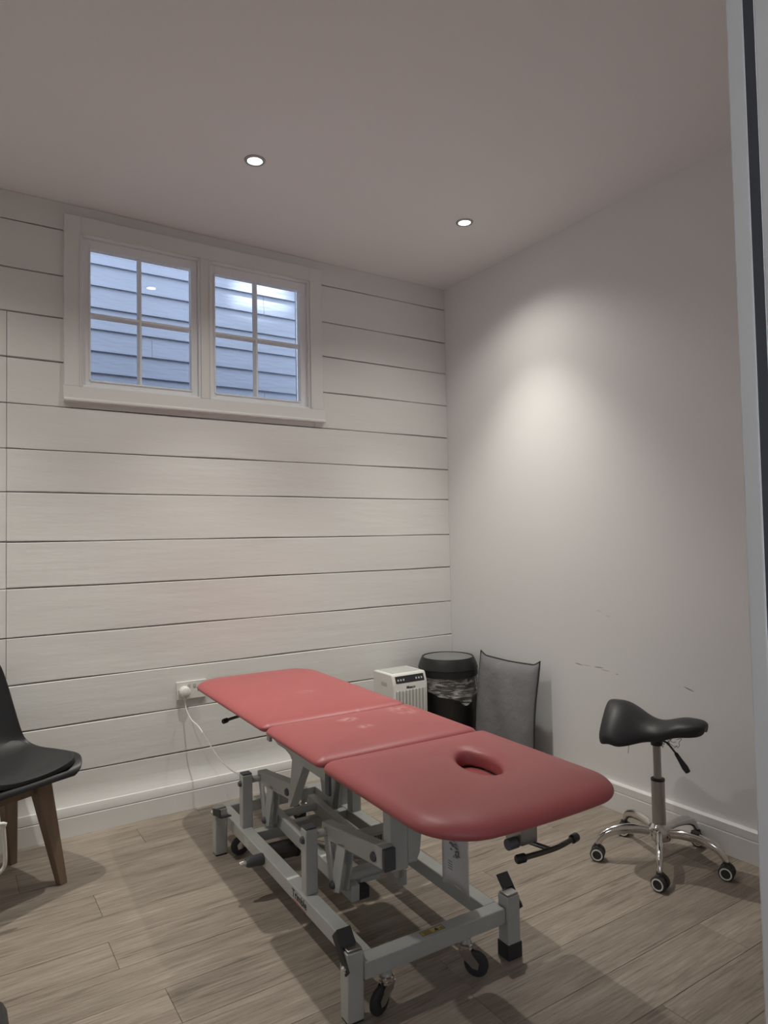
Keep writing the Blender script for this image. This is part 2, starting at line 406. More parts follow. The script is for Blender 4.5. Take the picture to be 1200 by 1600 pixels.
# ---------------------------------------------------------------- window
# casing (trim_1) around both lights
bm = bmesh.new()
CX0, CX1, CZ0, CZ1 = -2.200, -.885, 1.945, 2.795
for (x0, x1, z0, z1) in [(CX0, WX0, WZ0, CZ1), (WX1, CX1, WZ0, CZ1), (WX0, WX1, WZ1, CZ1), (WXM0, WXM1, WZ0, WZ1)]:
    box(bm, x0, x1, -.020, SUB, z0, z1)
tr = struct(link('trim_1', bm, M['trim'], bevel=.0015))
bm = bmesh.new(); prism(bm, [(SUB, 1.935), (-.024, 1.935), (-.030, 1.938), (-.030, 1.946), (-.022, 1.952), (-.020, WZ0), (SUB, WZ0)], 0, CX0-.002, CX1+.010)
link('sill', bm, M['trim'], tr, .001)
bm = bmesh.new()   # bead round the openings
for (a, b) in ((WX0, WXM0), (WXM1, WX1)):
    t = .006
    for (x0, x1, z0, z1) in [(a-t, a, WZ0-.0, WZ1+t), (b, b+t, WZ0-.0, WZ1+t), (a, b, WZ1, WZ1+t)]:
        box(bm, x0, x1, -.024, -.0205, z0, z1)
link('bead', bm, M['trim'], tr, .001)
def window(idx, x0, x1, gx0, gx1, gxm):
    wn = bpy.data.objects.new('window_%d' % idx, None); C.objects.link(wn); wn.location = ((x0+x1)/2, .08, WZ0); struct(wn)
    def P(name, bm, m_, bev=.0015, par=wn):
        bmesh.ops.translate(bm, verts=bm.verts[:], vec=-V(wn.location)); return link(name, bm, m_, par, bev)
    gz0, gz1, gzm = 2.046, 2.664, 2.358
    bm = bmesh.new(); t = .009      # lining
    for a in ((x0, x0+t, WZ0, WZ1), (x1-t, x1, WZ0, WZ1), (x0+t, x1-t, WZ1-t, WZ1), (x0+t, x1-t, WZ0, WZ0+t)):
        box(bm, a[0], a[1], -.014, .135, a[2], a[3])
    P('window_frame', bm, M['sash'])
    bm = bmesh.new()                # sash
    a0, a1, b0, b1 = x0+t+.001, x1-t-.001, WZ0+t+.001, WZ1-t-.001
    for a in ((a0, gx0, b0, b1), (gx1, a1, b0, b1), (gx0, gx1, gz1, b1), (gx0, gx1, b0, gz0)):
        box(bm, a[0], a[1], .008, .046, a[2], a[3])
    # glazing bead steps
    s = .006
    for a in ((gx0-s, gx0+.001, gz0, gz1), (gx1-.001, gx1+s, gz0, gz1), (gx0, gx1, gz1-.001, gz1+s), (gx0, gx1, gz0-s, gz0+.001)):
        box(bm, a[0], a[1], .003, .0075, a[2], a[3])
    P('sash', bm, M['sash'], .001)
    bm = bmesh.new(); h = .010
    prism(bm, [(gxm-h, .046), (gxm-h, .034), (gxm-h*.45, .010), (gxm+h*.45, .010), (gxm+h, .034), (gxm+h, .046)], 2, gz0, gz1)
    P('glazing_bar', bm, M['sash'], .0006)
    bm = bmesh.new(); prism(bm, [(.0455, gzm-h*1.2), (.034, gzm-h*1.2), (.011, gzm-h*.5), (.011, gzm+h*.5), (.034, gzm+h*1.2), (.0455, gzm+h*1.2)], 0, gx0, gx1)
    P('glazing_bar', bm, M['sash'], .0006)
    for (px0, px1) in ((gx0, gxm), (gxm, gx1)):
        for (pz0, pz1) in ((gz0, gzm), (gzm, gz1)):
            bm = bmesh.new(); e = .0035; box(bm, px0+e, px1-e, .0475, .0505, pz0+e, pz1-e); P('pane', bm, M['glass'], 0)
window(1, WX0, WXM0, -2.085, -1.613, -1.858)
window(2, WXM1, WX1, -1.490, -1.010, -1.262)
# exterior board behind the panes keeps daylight to the openings: outer wall face
bm = bmesh.new()
for (x0, x1, z0, z1) in [(XL-.02, WX0, 0, HC+.1), (WX1, .12, 0, HC+.1), (WX0, WX1, 0, WZ0), (WX0, WX1, WZ1, HC+.1), (WXM0, WXM1, WZ0, WZ1)]:
    box(bm, x0, x1, .1405, .17, z0, z1)
struct(link('wall_outside', bm, M['siding']))
# neighbouring clad wall
nb = thing('clad_wall', 'blue-grey weatherboarded wall seen through the window panes', 'wall', (0, 1.2, 0))
s0 = .1383; z0 = 3.052 - 14*s0
for k in range(17):
    bm = bmesh.new(); z = z0 + k*s0
    for (a, b) in ((-5.0, -1.50+.9*((k*7) % 5)/5 if k != 11 else -1.51), (None, 4.2)):
        pass
    xj = -1.50 + .9*(((k*7) % 5)/5) + (.0 if k == 11 else .6)
    if k == 10: xj = -1.508
    box(bm, -5, xj-.001, -.03, 0, 0, s0+.02); box(bm, xj+.001, 4.2, -.03, 0, 0, s0+.02)
    for v in bm.verts:
        if v.co.y < -.02: v.co.y = -.030 if v.co.z < .01 else -.012
    o = link('weatherboard', bm, M['siding'], nb, smooth=False); o.location = (0, 0, z)
for (px, py, pz, tx, tz, wd) in ((-.72, .62, 4.6, -.735, 3.055, 5.0),):
    # added spot lamp, makes the bright patch behind the right-hand panes
    ld = bpy.data.lights.new('added_patch_spot', 'SPOT'); ld.energy = 2300; ld.color = (.93, .97, 1); ld.spot_size = math.radians(wd); ld.spot_blend = .45; ld.shadow_soft_size = .05
    lo = bpy.data.objects.new('added_patch_spot', ld); C.objects.link(lo); lo.location = (px, py, pz)
    q = (V((tx, 1.18, tz)) - V((px, py, pz))).to_track_quat('-Z', 'Y'); lo.rotation_euler = q.to_euler(); lo.scale = (3.6, .42, 1)
gr = struct(boxo('ground_outside', -8, 6, .17, 1.17, -.3, -.02, M['outdoor']))

# ---------------------------------------------------------------- downlights
for i, (x, y) in enumerate(LIGHTS):
    lab = ['recessed ceiling spotlight near the window, left of the two in view',
           'recessed ceiling spotlight nearest the plain right-hand wall',
           'recessed ceiling spotlight above the black moulded chair'][i]
    t = thing('downlight', lab, 'ceiling light', (x, y, HC), 0, 'recessed downlights in the ceiling')
    bm = bmesh.new(); lathe(bm, [(.0285, 0), (.0285, -.002), (.031, -.006), (.041, -.004), (.043, -.0005), (.043, 0)], 40)
    link('bezel', bm, M['steel'], t)
    bm = bmesh.new(); lathe(bm, [(0, -.0035), (.015, -.0038), (.028, -.0015), (.028, -.0005)], 32)
    link('lens', bm, M['lamp_glow'], t)
    for nm, wt, deg, bl in (('downlight_beam', LAMP_W, 82, 1.0), ('downlight_spill', SPILL_W, 132, .85)):
        ld = bpy.data.lights.new(nm, 'SPOT'); ld.energy = wt; ld.color = LAMP_COL
        ld.spot_size = math.radians(deg); ld.spot_blend = bl; ld.shadow_soft_size = .022
        lo = bpy.data.objects.new(nm, ld); C.objects.link(lo); lo.parent = t; lo.location = (0, 0, -.03)

# ---------------------------------------------------------------- treatment couch
co = thing('treatment_couch', 'red vinyl three-section treatment couch with face hole on a pale grey wheeled steel frame', 'treatment couch', (-1.43, -1.10, 0), math.radians(-2.0))
GF = M['grey_frame']
def pad(name, x0, x1, y0, y1, zb, zt, rad, hole=None, N=96, label=None):
    """upholstered slab; rad = corner radii (x0y0, x1y0, x1y1, x0y1)"""
    NSIDE, NC = 14, 10
    def outline(ins):
        X0, X1, Y0, Y1 = x0+ins, x1-ins, y0+ins, y1-ins
        cs = [(X0, Y0, 1, 1, rad[0], PI), (X1, Y0, -1, 1, rad[1], 1.5*PI), (X1, Y1, -1, -1, rad[2], 0), (X0, Y1, 1, -1, rad[3], .5*PI)]
        arcs = []
        for cx, cy, sx, sy, r, a0 in cs:
            r = max(r-ins, .010)
            arcs.append([(cx+sx*r + r*math.cos(a0+k*PI/2/(NC-1)), cy+sy*r + r*math.sin(a0+k*PI/2/(NC-1))) for k in range(NC)])
        pts = []
        for i in range(4):
            pts += arcs[i]; p, q = arcs[i][-1], arcs[(i+1) % 4][0]
            pts += [(p[0]+(q[0]-p[0])*k/(NSIDE+1), p[1]+(q[1]-p[1])*k/(NSIDE+1)) for k in range(1, NSIDE+1)]
        res = []
        for (px, py) in pts:
            fx = (px-(x0+x1)/2)/((x1-x0)/2); fy = (py-(y0+y1)/2)/((y1-y0)/2)
            if rad[0] > .1 and fy < 0: py -= .022*(1-fx*fx)*fy*fy
            if rad[3] > .1 and fy > 0: py += .012*(1-fx*fx)*fy*fy
            res.append(V((px, py)))
        return res
    out = outline(0); N = len(out)
    mx, my = (x0+x1)/2, (y0+y1)/2
    if hole: hx, hy, ha, hb, hang = hole
    else: hx, hy, ha, hb, hang = mx, my, .02, .02, 0
    # inner loop: matched by angle around the hole centre
    inner = []
    for k in range(N):
        a = math.atan2(out[k][1]-hy, out[k][0]-hx) - hang
        q = (ha*math.cos(a), hb*math.sin(a))
        inner.append(V((hx + q[0]*math.cos(hang)-q[1]*math.sin(hang), hy + q[0]*math.sin(hang)+q[1]*math.cos(hang))))
    H = zt-zb
    bm = bmesh.new(); rings = []
    edge = [(.034, 0), (.022, .01), (.006, .14), (.0, .34), (.004, .50), (.014, .68), (.034, .84), (.075, .97)]
    for ins, h in edge:
        ring = []
        for p in outline(ins): ring.append(bm.verts.new((p.x, p.y, zb+H*h)))
        rings.append(ring)
    base = outline(.075)
    for f in (.15, .35, .55, .75, .9):
        rings.append([bm.verts.new((*(base[k].lerp(inner[k] + (base[k]-inner[k]).normalized()*.022, f)), zt + .006*math.sin(PI*min(1, f*1.0)*.5 if not hole else PI*f*.8))) for k in range(N)])
    if hole:
        for d, dz in ((.022, 0), (.012, -.0025), (.005, -.008), (.001, -.016), (0, -.03), (0, -H*.75), (.0, -H)):
            rings.append([bm.verts.new((*(inner[k] + (base[k]-inner[k]).normalized()*d), zt+dz)) for k in range(N)])
    for a, b in zip(rings, rings[1:]):
        for k in range(N): bm.faces.new((a[k], a[(k+1) % N], b[(k+1) % N], b[k]))
    if hole:
        a, b = rings[-1], rings[0]
        for k in range(N): bm.faces.new((a[k], a[(k+1) % N], b[(k+1) % N], b[k]))
    else:
        bm.faces.new(rings[-1]); bm.faces.new(rings[0][::-1])
    o = link(name, bm, M['vinyl'], co, subsurf=1, angle=80)
    if label: o['label'] = label
    # board under the pad
    bm = bmesh.new(); r1 = [bm.verts.new((*q, zb)) for q in outline(.045)]; r2 = [bm.verts.new((*q, zb-.010)) for q in outline(.047)]
    for k in range(N): bm.faces.new((r1[k], r1[(k+1) % N], r2[(k+1) % N], r2[k]))
    bm.faces.new(r1); bm.faces.new(r2[::-1])
    link('base_board', bm, M['vinyl_edge'], o)
    return o
ZB, ZT = .620, .663
pad('leg_cushion', -.300, .300, -.030, .890, ZB, ZT, (.035, .035, .13, .13), label='red vinyl foot section by the window wall')
pad('middle_cushion', -.300, .300, -.478, -.036, ZB, ZT, (.035, .035, .035, .035), label='red vinyl middle section with pale scuffs')
pad('head_cushion', -.300, .304, -1.088, -.484, ZB-.004, ZT+.005, (.14, .12, .035, .035), hole=(.050, -.775, .050, .098, math.radians(-14)), label='red vinyl head section with an oval face hole')

bm = bmesh.new(); ca, sa = math.cos(math.radians(-14)), math.sin(math.radians(-14)); rr_ = []
for (k_, z_) in ((.99, .605), (.99, .618), (.93, .6215), (.5, .6235)):
    rr_.append([bm.verts.new((.050 + .050*k_*math.cos(a)*ca - .098*k_*math.sin(a)*sa, -.775 + .050*k_*math.cos(a)*sa + .098*k_*math.sin(a)*ca, z_)) for a in [i*2*PI/40 for i in range(40)]])
for a_, b_ in zip(rr_, rr_[1:]):
    for k in range(40): bm.faces.new((a_[k], a_[(k+1) % 40], b_[(k+1) % 40], b_[k]))
bm.faces.new(rr_[0][::-1]); bm.faces.new(rr_[-1])
link('face_hole_plug', bm, M['vinyl'], co)
def cbox(name, *a, m_=None, bev=.003): return boxo(name, *a, m_ or GF, co, bev)
# top frame under the pads
for x in (-.185, .155): cbox('top_rail', x, x+.03, -.46, .19, .583, .6075)
for x in (-.185, .155): cbox('top_rail', x, x+.03, .21, .80, .583, .6075)
for x in (-.185, .155): cbox('top_rail', x, x+.03, -1.0, -.48, .586, .6075)
for y in (-.93, -.52, -.42, .16, .25, .74): cbox('top_rail', -.155, .155, y, y+.03, .586, .6075)
# base frame
RZ0, RZ1 = .108, .155
for (x0, x1) in ((-.250, -.203), (.196, .243)): cbox('side_rail', x0, x1, -.600, .615, RZ0, RZ1)
cbox('end_rail', -.250, .243, -.647, -.600, RZ0, RZ1)
cbox('end_rail', -.250, .243, .615, .660, RZ0, RZ1)
cbox('cross_rail', -.203, .196, .298, .335, RZ0+.004, RZ1-.002)
# corner legs with caps and feet
for (x0, y0, boot) in ((-.300, -.642, 0), (.2435, -.655, 1), (-.300, .512, 0), (.2435, .512, 0)):
    x1, y1 = x0+.0495, y0+.045
    lg = cbox('leg', x0, x1, y0, y1, .006 if not boot else .004, .187)
    boxo('leg_cap', x0+.003, x1-.003, y0+.003, y1-.003, .187, .194, M['steel'], lg, .002)
    if boot: boxo('rubber_foot', x0-.003, x1+.003, y0-.003, y1+.003, 0, .046, M['rubber'], lg, .002)
    else: boxo('rubber_foot', x0+.002, x1-.002, y0+.002, y1-.002, 0, .008, M['rubber'], lg, .001)
# brake pedals on the corners
def pedal(xa, s, y, z, ang):
    """lever arm in the plane x = xa, flange bent inwards (s); ang = lean"""
    root = bmesh.new(); c, n = math.cos(ang), math.sin(ang)
    def R(v, h): return (y + v*c - h*n, z + v*n + h*c)
    prism(root, [R(-.013, -.014), R(.013, -.014), R(.015, .090), R(-.015, .090)], 0, xa-.003, xa+.003)
    x0, x1 = sorted((xa, xa + s*.044))
    prism(root, [R(-.019, .048), R(-.013, .048), R(-.013, .092), R(-.019, .092)], 0, x0, x1)
    o = link('brake_pedal', root, M['rubber'], co, .0015)
    bm = bmesh.new(); lathe(bm, [(0, .010), (.006, .009), (.010, .004), (.010, 0)], 16, (xa + s*-.003, y, z), (-s, 0, 0))
    link('bolt', bm, M['chrome'], o)
pedal(-.3045, 1, -.640, .152, math.radians(-46)); pedal(.3000, -1, -.640, .150, math.radians(-42))
pedal(-.3045, 1, .520, .180, math.radians(76)); pedal(.3000, -1, .530, .165, math.radians(-20))
# castors
def castor(x, y, ztop, rot, r=.036):
    bm = bmesh.new(); lathe(bm, [(.0, ztop), (.0145, ztop), (.0145, .088), (0, .088)], 20, (x, y, 0))
    st = link('castor_stem', bm, GF, co)
    bm = bmesh.new(); lathe(bm, [(0, .092), (.017, .092), (.0205, .089), (.0205, .084), (.018, .082), (.0215, .080), (.0215, .075), (.012, .072), (0, .072)], 24, (x, y, 0))
    c, s = math.cos(rot), math.sin(rot)
    wx, wy = x + c*.030, y + s*.030
    # fork cheeks
    for sd in (-1, 1):
        ox, oy = -s*.0125*sd, c*.0125*sd
        pts = [(-.028, .074), (.008, .076), (.036, .044), (.032, .026), (.016, .028), (-.018, .056)]
        A = [bm.verts.new((x + c*(a+.006) + ox, y + s*(a+.006) + oy, b)) for a, b in pts]
        B = [bm.verts.new((x + c*(a+.006) + ox*1.2, y + s*(a+.006) + oy*1.2, b)) for a, b in pts]
        bm.faces.new(A); bm.faces.new(B[::-1])
        for k in range(6): bm.faces.new((A[k], B[k], B[(k+1) % 6], A[(k+1) % 6]))
    link('castor_fork', bm, M['chrome'], st)
    bm = bmesh.new(); h = .0095
    lathe(bm, [(0, -h), (.010, -h), (.022, -h*.8), (r-.006, -h*.85), (r, -h*.5), (r, h*.5), (r-.006, h*.85), (.022, h*.8), (.010, h), (0, h)], 28, (wx, wy, r), (-s, c, 0))
    link('wheel', bm, M['rubber'], st)
    bm = bmesh.new(); lathe(bm, [(0, -.012), (.006, -.012), (.006, .012), (0, .012)], 12, (wx, wy, r), (-s, c, 0)); link('axle', bm, M['chrome'], st)
castor(-.175, -.632, .108, math.radians(198)); castor(.100, -.632, .108, math.radians(-52))
castor(-.180, .475, .108, math.radians(170)); castor(.150, .63, .108, math.radians(120))
# uprights on the side rails, with pivot bolts
for (x, y, zt) in ((-.240, .350, .360), (-.240, -.250, .358)):
    p = cbox('upright', x, x+.042, y, y+.040, RZ1-.002, zt)
    boxo('leg_cap', x+.002, x+.040, y+.002, y+.038, zt, zt+.006, M['grey_rubber'], p, .0015)
    bm = bmesh.new(); lathe(bm, [(.013, 0), (.013, .040)], 20, (x+.042, y+.020, zt-.026), (1, 0, 0)); link('pivot_tube', bm, GF, p)
    bm = bmesh.new(); lathe(bm, [(0, .011), (.008, .010), (.012, .004), (.012, 0)], 16, (x, y+.020, zt-.034), (-1, 0, 0)); link('bolt', bm, M['grey_rubber'], p)
p = cbox('upright', .198, .240, .255, .300, RZ1-.002, .345)
p = cbox('upright', .198, .240, .350, .390, RZ1-.002, .345)
# lifting arms: bell cranks with a forked lower plate
def crank(xo, yp, L, rise, side, cap):
    """xo = outer face, yp pivot y"""
    x0, x1 = (xo, xo+.040) if side < 0 else (xo-.040, xo)
    bm = bmesh.new()
    z = .335
    prism(bm, [(yp+.032, z-.026), (yp+.032, z+.020), (yp-.01, z+.024), (yp-L, z+rise+.030), (yp-L, z+rise-.032), (yp-.02, z-.024)], 0, x0, x1)
    o = link('lifting_arm', bm, GF, co, .003)
    if cap: boxo('end_cap', x0+.001, x1-.001, yp-L-.014, yp-L, z+rise-.036, z+rise+.026, M['grey_rubber'], o, .002)
    bm = bmesh.new()
    xa = x0 if side < 0 else x1-.006
    for dx in ((0, .006), (.030, .036)):
        a, b = (x0+dx[0], x0+dx[1])
        prism(bm, [(yp+.018, z-.020), (yp-.030, z-.020), (yp-.048, z-.105), (yp-.080, z-.010), (yp-.140, z+.008), (yp-.088, .172), (yp-.050, .158), (yp-.022, .176)][:8], 0, a, b)
    link('crank_plate', bm, GF, o, .001)
    bm = bmesh.new(); s = -1 if side < 0 else 1
    lathe(bm, [(0, .012), (.008, .011), (.013, .004), (.013, 0)], 16, (x0 if side < 0 else x1, yp-.048, .182), (s, 0, 0))
    link('bolt', bm, M['grey_rubber'], o); bm = bmesh.new()
    lathe(bm, [(0, .010), (.009, .009), (.014, .004), (.014, 0)], 16, (x0 if side < 0 else x1, yp-L+.045, z+rise-.012), (s, 0, 0))
    link('bolt', bm, M['grey_rubber'], o)
    return o
crank(-.160, .368, .325, .040, -1, 0)
crank(-.160, -.232, .360, .050, -1, 1)
crank(.150, .368, .325, .040, 1, 0)
# tie beams joining the cranks
for x in (-.105, .075):
    bm = bmesh.new(); bar(bm, (x, .395, .187), (x, -.33, .160), .030, .052); link('tie_beam', bm, GF, co, .003)
bm = bmesh.new(); lathe(bm, [(.015, 0), (.015, .28)], 20, (-.125, .318, .19), (1, 0, 0)); link('torsion_tube', bm, GF, co)
bm = bmesh.new(); lathe(bm, [(.015, 0), (.015, .28)], 20, (-.125, -.282, .19), (1, 0, 0)); link('torsion_tube', bm, GF, co)
# hoist riser at the middle section: plate with slanting foot
for side in (-1, 1):
    bm = bmesh.new()
    x0, x1 = (-.170, -.1645) if side < 0 else (.155, .1605)
    prism(bm, [(.215, .607), (.215, .538), (.150, .522), (.080, .522), (.035, .512), (.018, .498), (.030, .440), (.062, .325), (.046, .322), (-.075, .497), (-.080, .503), (-.262, .503), (-.270, .607)][::-1], 0, x0, x1)
    o = link('riser_plate', bm, GF, co, .001)
    bm = bmesh.new(); prism(bm, [(-.075, .497), (-.040, .510), (.052, .335), (.046, .322)], 0, *((x1, x1+.028) if side < 0 else (x0-.028, x0))); link('riser_web', bm, GF, o, .001)
    if side < 0:
        bm = bmesh.new(); lathe(bm, [(0, .007), (.008, .006), (.011, .002), (.011, 0)], 14, (x0, .165, .556), (-1, 0, 0)); link('bolt', bm, M['grey_rubber'], o)
        boxo('hinge_block', x0-.012, x0, .205, .235, .520, .600, M['steel'], o, .002)
        boxo('hinge_block', x0-.010, x0, -.300, -.272, .470, .600, M['grey_rubber'], o, .002)
# front riser column with flared gusset
bm = bmesh.new()
box(bm, -.118, -.060, -.575, -.530, .325, .585)
o = link('riser_column', bm, GF, co, .003)
bm = bmesh.new(); prism(bm, [(-.0595, .34), (-.030, .34), (-.018, .36), (-.010, .42), (.02, .47), (.05, .585), (-.0595, .585)], 1, -.5735, -.5685); link('gusset', bm, GF, o, .001)
bm = bmesh.new(); lathe(bm, [(0, .300), (.014, .300), (.016, .304), (.016, .33)], 18, (-.080, -.552, 0)); link('foot_tube', bm, M['steel'], o)
cr = cbox('arm_crossbar', -.119, .118, -.385, -.335, .322, .362)
s_ = boxo('barcode_label', -.100, -.020, -.3862, -.3852, .328, .356, M['light_grey'], cr)
bm = bmesh.new(); xx = -.088
for k in range(12):
    wd = random.choice((.0015, .0025, .0035)); box(bm, xx, xx+wd, -.3866, -.3862, .333, .351); xx += wd+random.choice((.0012, .0022))
o = link('barcode', bm, M['print_dark'], s_)
# actuator, pump and electrics on the base
bm = bmesh.new(); lathe(bm, [(0, 0), (.030, 0), (.034, .004), (.034, .14), (.028, .146), (0, .146)], 28, (-.20, .262, .080), (1, -.05, 0)); a_ = link('actuator_motor', bm, M['dark_steel'], co)
bm = bmesh.new(); lathe(bm, [(.036, .135), (.036, .150), (.024, .156), (0, .156)], 28, (-.20, .262, .080), (1, -.05, 0)); link('end_cap', bm, M['rubber'], a_)
bm = bmesh.new(); tube(bm, [(-.06, .25, .10), (.0, .02, .14), (.01, -.20, .20), (-.03, -.36, .30)], [.020, .020, .013, .013], 16); link('actuator_ram', bm, M['steel'], co)
bm = bmesh.new(); box(bm, -.055, .025, -.27, -.19, .150, .172); link('actuator_bracket', bm, M['light_grey'], co, .003)
boxo('motor_housing', -.085, -.035, -.300, -.260, .115, .155, M['rubber'], co, .006)
# foot pedal bar at the side
bm = bmesh.new(); lathe(bm, [(0, 0), (.009, 0), (.009, .098), (.006, .104), (0, .105)], 16, (-.235, .105, .138), (-1, -.0, .03)); f_ = link('foot_lever', bm, M['chrome'], co)
bm = bmesh.new(); lathe(bm, [(.0, .012), (.019, .012), (.021, .018), (.0185, .066), (.017, .072), (.013, .078), (0, .078)], 24, (-.2385, .105, .138), (-1, 0, .03)); link('grip', bm, M['grey_rubber'], f_)
# release levers under the pads
def release(path, stem, knob_r=.011):
    bm = bmesh.new(); P_ = spline(path, 5); tube(bm, P_, .0065, 12); o = link('release_lever', bm, M['dark_steel'], co)
    bm = bmesh.new(); tube(bm, stem, .006, 10); link('lever_stem', bm, M['dark_steel'], o)
    for a, b in ((P_[0], P_[1]), (P_[-1], P_[-2])):
        bm = bmesh.new(); d = (b-a).normalized(); tube(bm, [a-d*.006, a-d*.003, a+d*.018, a+d*.022], [.009, knob_r, knob_r, .008], 14); link('grip', bm, M['black_plastic'], o)
release([(-.008, -.994, .500), (.055, -1.003, .502), (.12, -1.003, .502), (.200, -.984, .500)], [(.092, -1.003, .502), (.060, -.955, .512), (.040, -.93, .535)])
b_ = cbox('lever_block', .020, .075, -.975, -.915, .515, .5855, m_=M['steel'])
bm = bmesh.new(); lathe(bm, [(0, 0), (.014, 0), (.014, .03), (0, .03)], 16, (.022, -.955, .520), (-1, 0, 0)); link('bolt', bm, M['grey_rubber'], b_)
release([(-.209, .675, .500), (-.16, .695, .503), (-.09, .715, .505), (.0, .72, .505)], [(-.09, .715, .505), (-.06, .70, .53), (-.06, .69, .55)])
# brand lettering along the side rail and its red underline
text('brand_lettering', 'Trimble', .036, M['print_dark'], co, frame_m((-.2507, -.215, .133), (0, -1, 0), (-1, 0, 0)), .0002, .0004)
boxo('brand_underline', -.2508, -.2502, -.268, -.165, .1125, .1145, M['print_red'], co)
boxo('rating_label', -.2508, -.2502, .255, .305, .118, .146, M['light_grey'], co)
# warning label on the end rail
wl = boxo('warning_label', -.052, .026, -.633, -.612, .1552, .1558, M['label_yellow'], co)
bm = bmesh.new()
for (x0, x1, y0, y1) in ((-.052, .026, -.6335, -.6322), (-.052, -.0507, -.633, -.612), (.0247, .026, -.633, -.612), (-.052, .026, -.6128, -.6115)): box(bm, x0, x1, y0, y1, .1558, .1561)
prism(bm, [(-.008, -.629), (.008, -.629), (.000, -.615)], 2, .1558, .1561)
for r in range(4): box(bm, -.046, -.018, -.630+.0042*r, -.6285+.0042*r, .1558, .1561)
box(bm, .012, .022, -.629, -.627, .1558, .1561); box(bm, .012, .021, -.624, -.622, .1558, .1561)
link('label_print', bm, M['print_dark'], wl)

# instruction sheet hanging below the couch
sh = thing('paper_sheet', 'curled white printed paper sheet hanging under the head end of the red couch', 'paper', (-1.43, -1.10, 0), math.radians(-2.0))
bm = bmesh.new(); g = []
for i in range(13):
    t = i/12; row = []
    for j in range(13):
        h = j/12; z = .152 + (.608-.152)*h
        y = -.408 - .158*t; x = .180 + .016*math.sin(PI*t)*(1-.4*h) - .012*t
        if j == 0: z += .012*(t-.5)*2*0
        row.append(bm.verts.new((x, y, z + (.0 if j else .010*math.sin(t*PI)))))
    g.append(row)
for i in range(12):
    for j in range(12): bm.faces.new((g[i][j], g[i+1][j], g[i+1][j+1], g[i][j+1]))
o = link('sheet', bm, M['paper'], sh); md = o.modifiers.new('solid', 'SOLIDIFY'); md.thickness = .0006
bm = bmesh.new(); random.seed(3)
for k in range(34):
    a = random.random(); y = -.425 - .045*a - random.random()*.03; z = .345 - a*.09 + random.uniform(-.014, .014); t = (-y-.408)/.158; h = (z-.118)/.448
    x = .176 + .016*math.sin(PI*t)*(1-.4*h) - .012*t - .0011
    s = random.uniform(.003, .008); prism(bm, [(y-s, z-.002), (y+s, z-.003), (y+s*.6, z+.003), (y-s*.4, z+.004)], 0, x-.0002, x+.0004)
for k in range(4):
    y = -.440; z = .235-.008*k; prism(bm, [(y-.022, z), (y, z), (y, z+.002), (y-.022, z+.002)], 0, .176+.016*math.sin(PI*.2)*.85-.0045, .176+.016*math.sin(PI*.2)*.85-.0035)
link('print', bm, M['print_grey'], sh)

# ---------------------------------------------------------------- saddle stool
st = thing('saddle_stool', 'black saddle stool on a chrome five-star base with castors beside the right wall', 'stool', (-.274, -1.63, 0), 0)
bm = bmesh.new(); lathe(bm, [(0, .085), (.040, .085), (.046, .100), (.044, .125), (.034, .140), (.028, .146), (0, .146)], 32); link('hub', bm, M['chrome'], st)
bm = bmesh.new(); lathe(bm, [(0, .140), (.0255, .140), (.0255, .314), (0, .314)], 28); link('column_sleeve', bm, M['steel'], st)
bm = bmesh.new(); lathe(bm, [(0, .312), (.0265, .312), (.0265, .319), (.016, .321), (0, .321)], 28); link('sleeve_collar', bm, M['black_plastic'], st)
bm = bmesh.new(); lathe(bm, [(0, .318), (.0150, .318), (.0150, .465), (0, .465)], 24); link('gas_piston', bm, M['steel'], st)
for k, dg in enumerate((143, 215, 287, 359, 71)):
    a = math.radians(dg); c, s = math.cos(a), math.sin(a)
    bm = bmesh.new()
    path = spline([(c*.03, s*.03, .112), (c*.09, s*.09, .122), (c*.16, s*.16, .118), (c*.215, s*.215, .098), (c*.242, s*.242, .060)], 5)
    n = len(path); tube(bm, path, [.016 + .006*math.sin(PI*i/(n-1)) - .006*(i/(n-1)) for i in range(n)], 14, flat=.78)
    ar = link('base_arm', bm, M['chrome'], st)
    if k == 2:
        bm = bmesh.new(); tube(bm, [(c*.120, s*.120, .1385), (c*.150, s*.150, .1375), ], [.010, .010], 16, flat=.9); o = link('arm_plug', bm, M['black_plastic'], ar)
    wd = math.radians(-70 + (12, -8, 0, 18, 4)[k])       # trailing direction
    wc = V((c*.242, s*.242, 0)); axd = V((math.cos(wd+PI/2), math.sin(wd+PI/2), 0))
    R_ = .027
    for sd in (-1, 1):
        cc = wc + axd*.015*sd + V((0, 0, R_))
        bm = bmesh.new(); lathe(bm, [(0, -.010), (R_*.86, -.010), (R_, -.007), (R_, .007), (R_*.86, .010), (0, .010)], 26, cc, axd); wh = link('castor_wheel', bm, M['rubber'], ar)
        bm = bmesh.new(); z_ = .0102*sd; lathe(bm, [(R_*.62, z_), (R_*.62, z_+.0015*sd), (R_*.80, z_+.0015*sd), (R_*.80, z_)], 26, cc, axd); link('wheel_ring', bm, M['white_plastic'], wh)
    bm = bmesh.new(); lathe(bm, [(0, .020), (.012, .020), (.015, .040), (.013, .062), (0, .062)], 18, wc); 
    tube(bm, [wc + V((0, 0, .045)) - axd*.020, wc + V((0, 0, .051)), wc + V((0, 0, .045)) + axd*.020], .012, 10)
    link('castor_hood', bm, M['black_plastic'], ar)
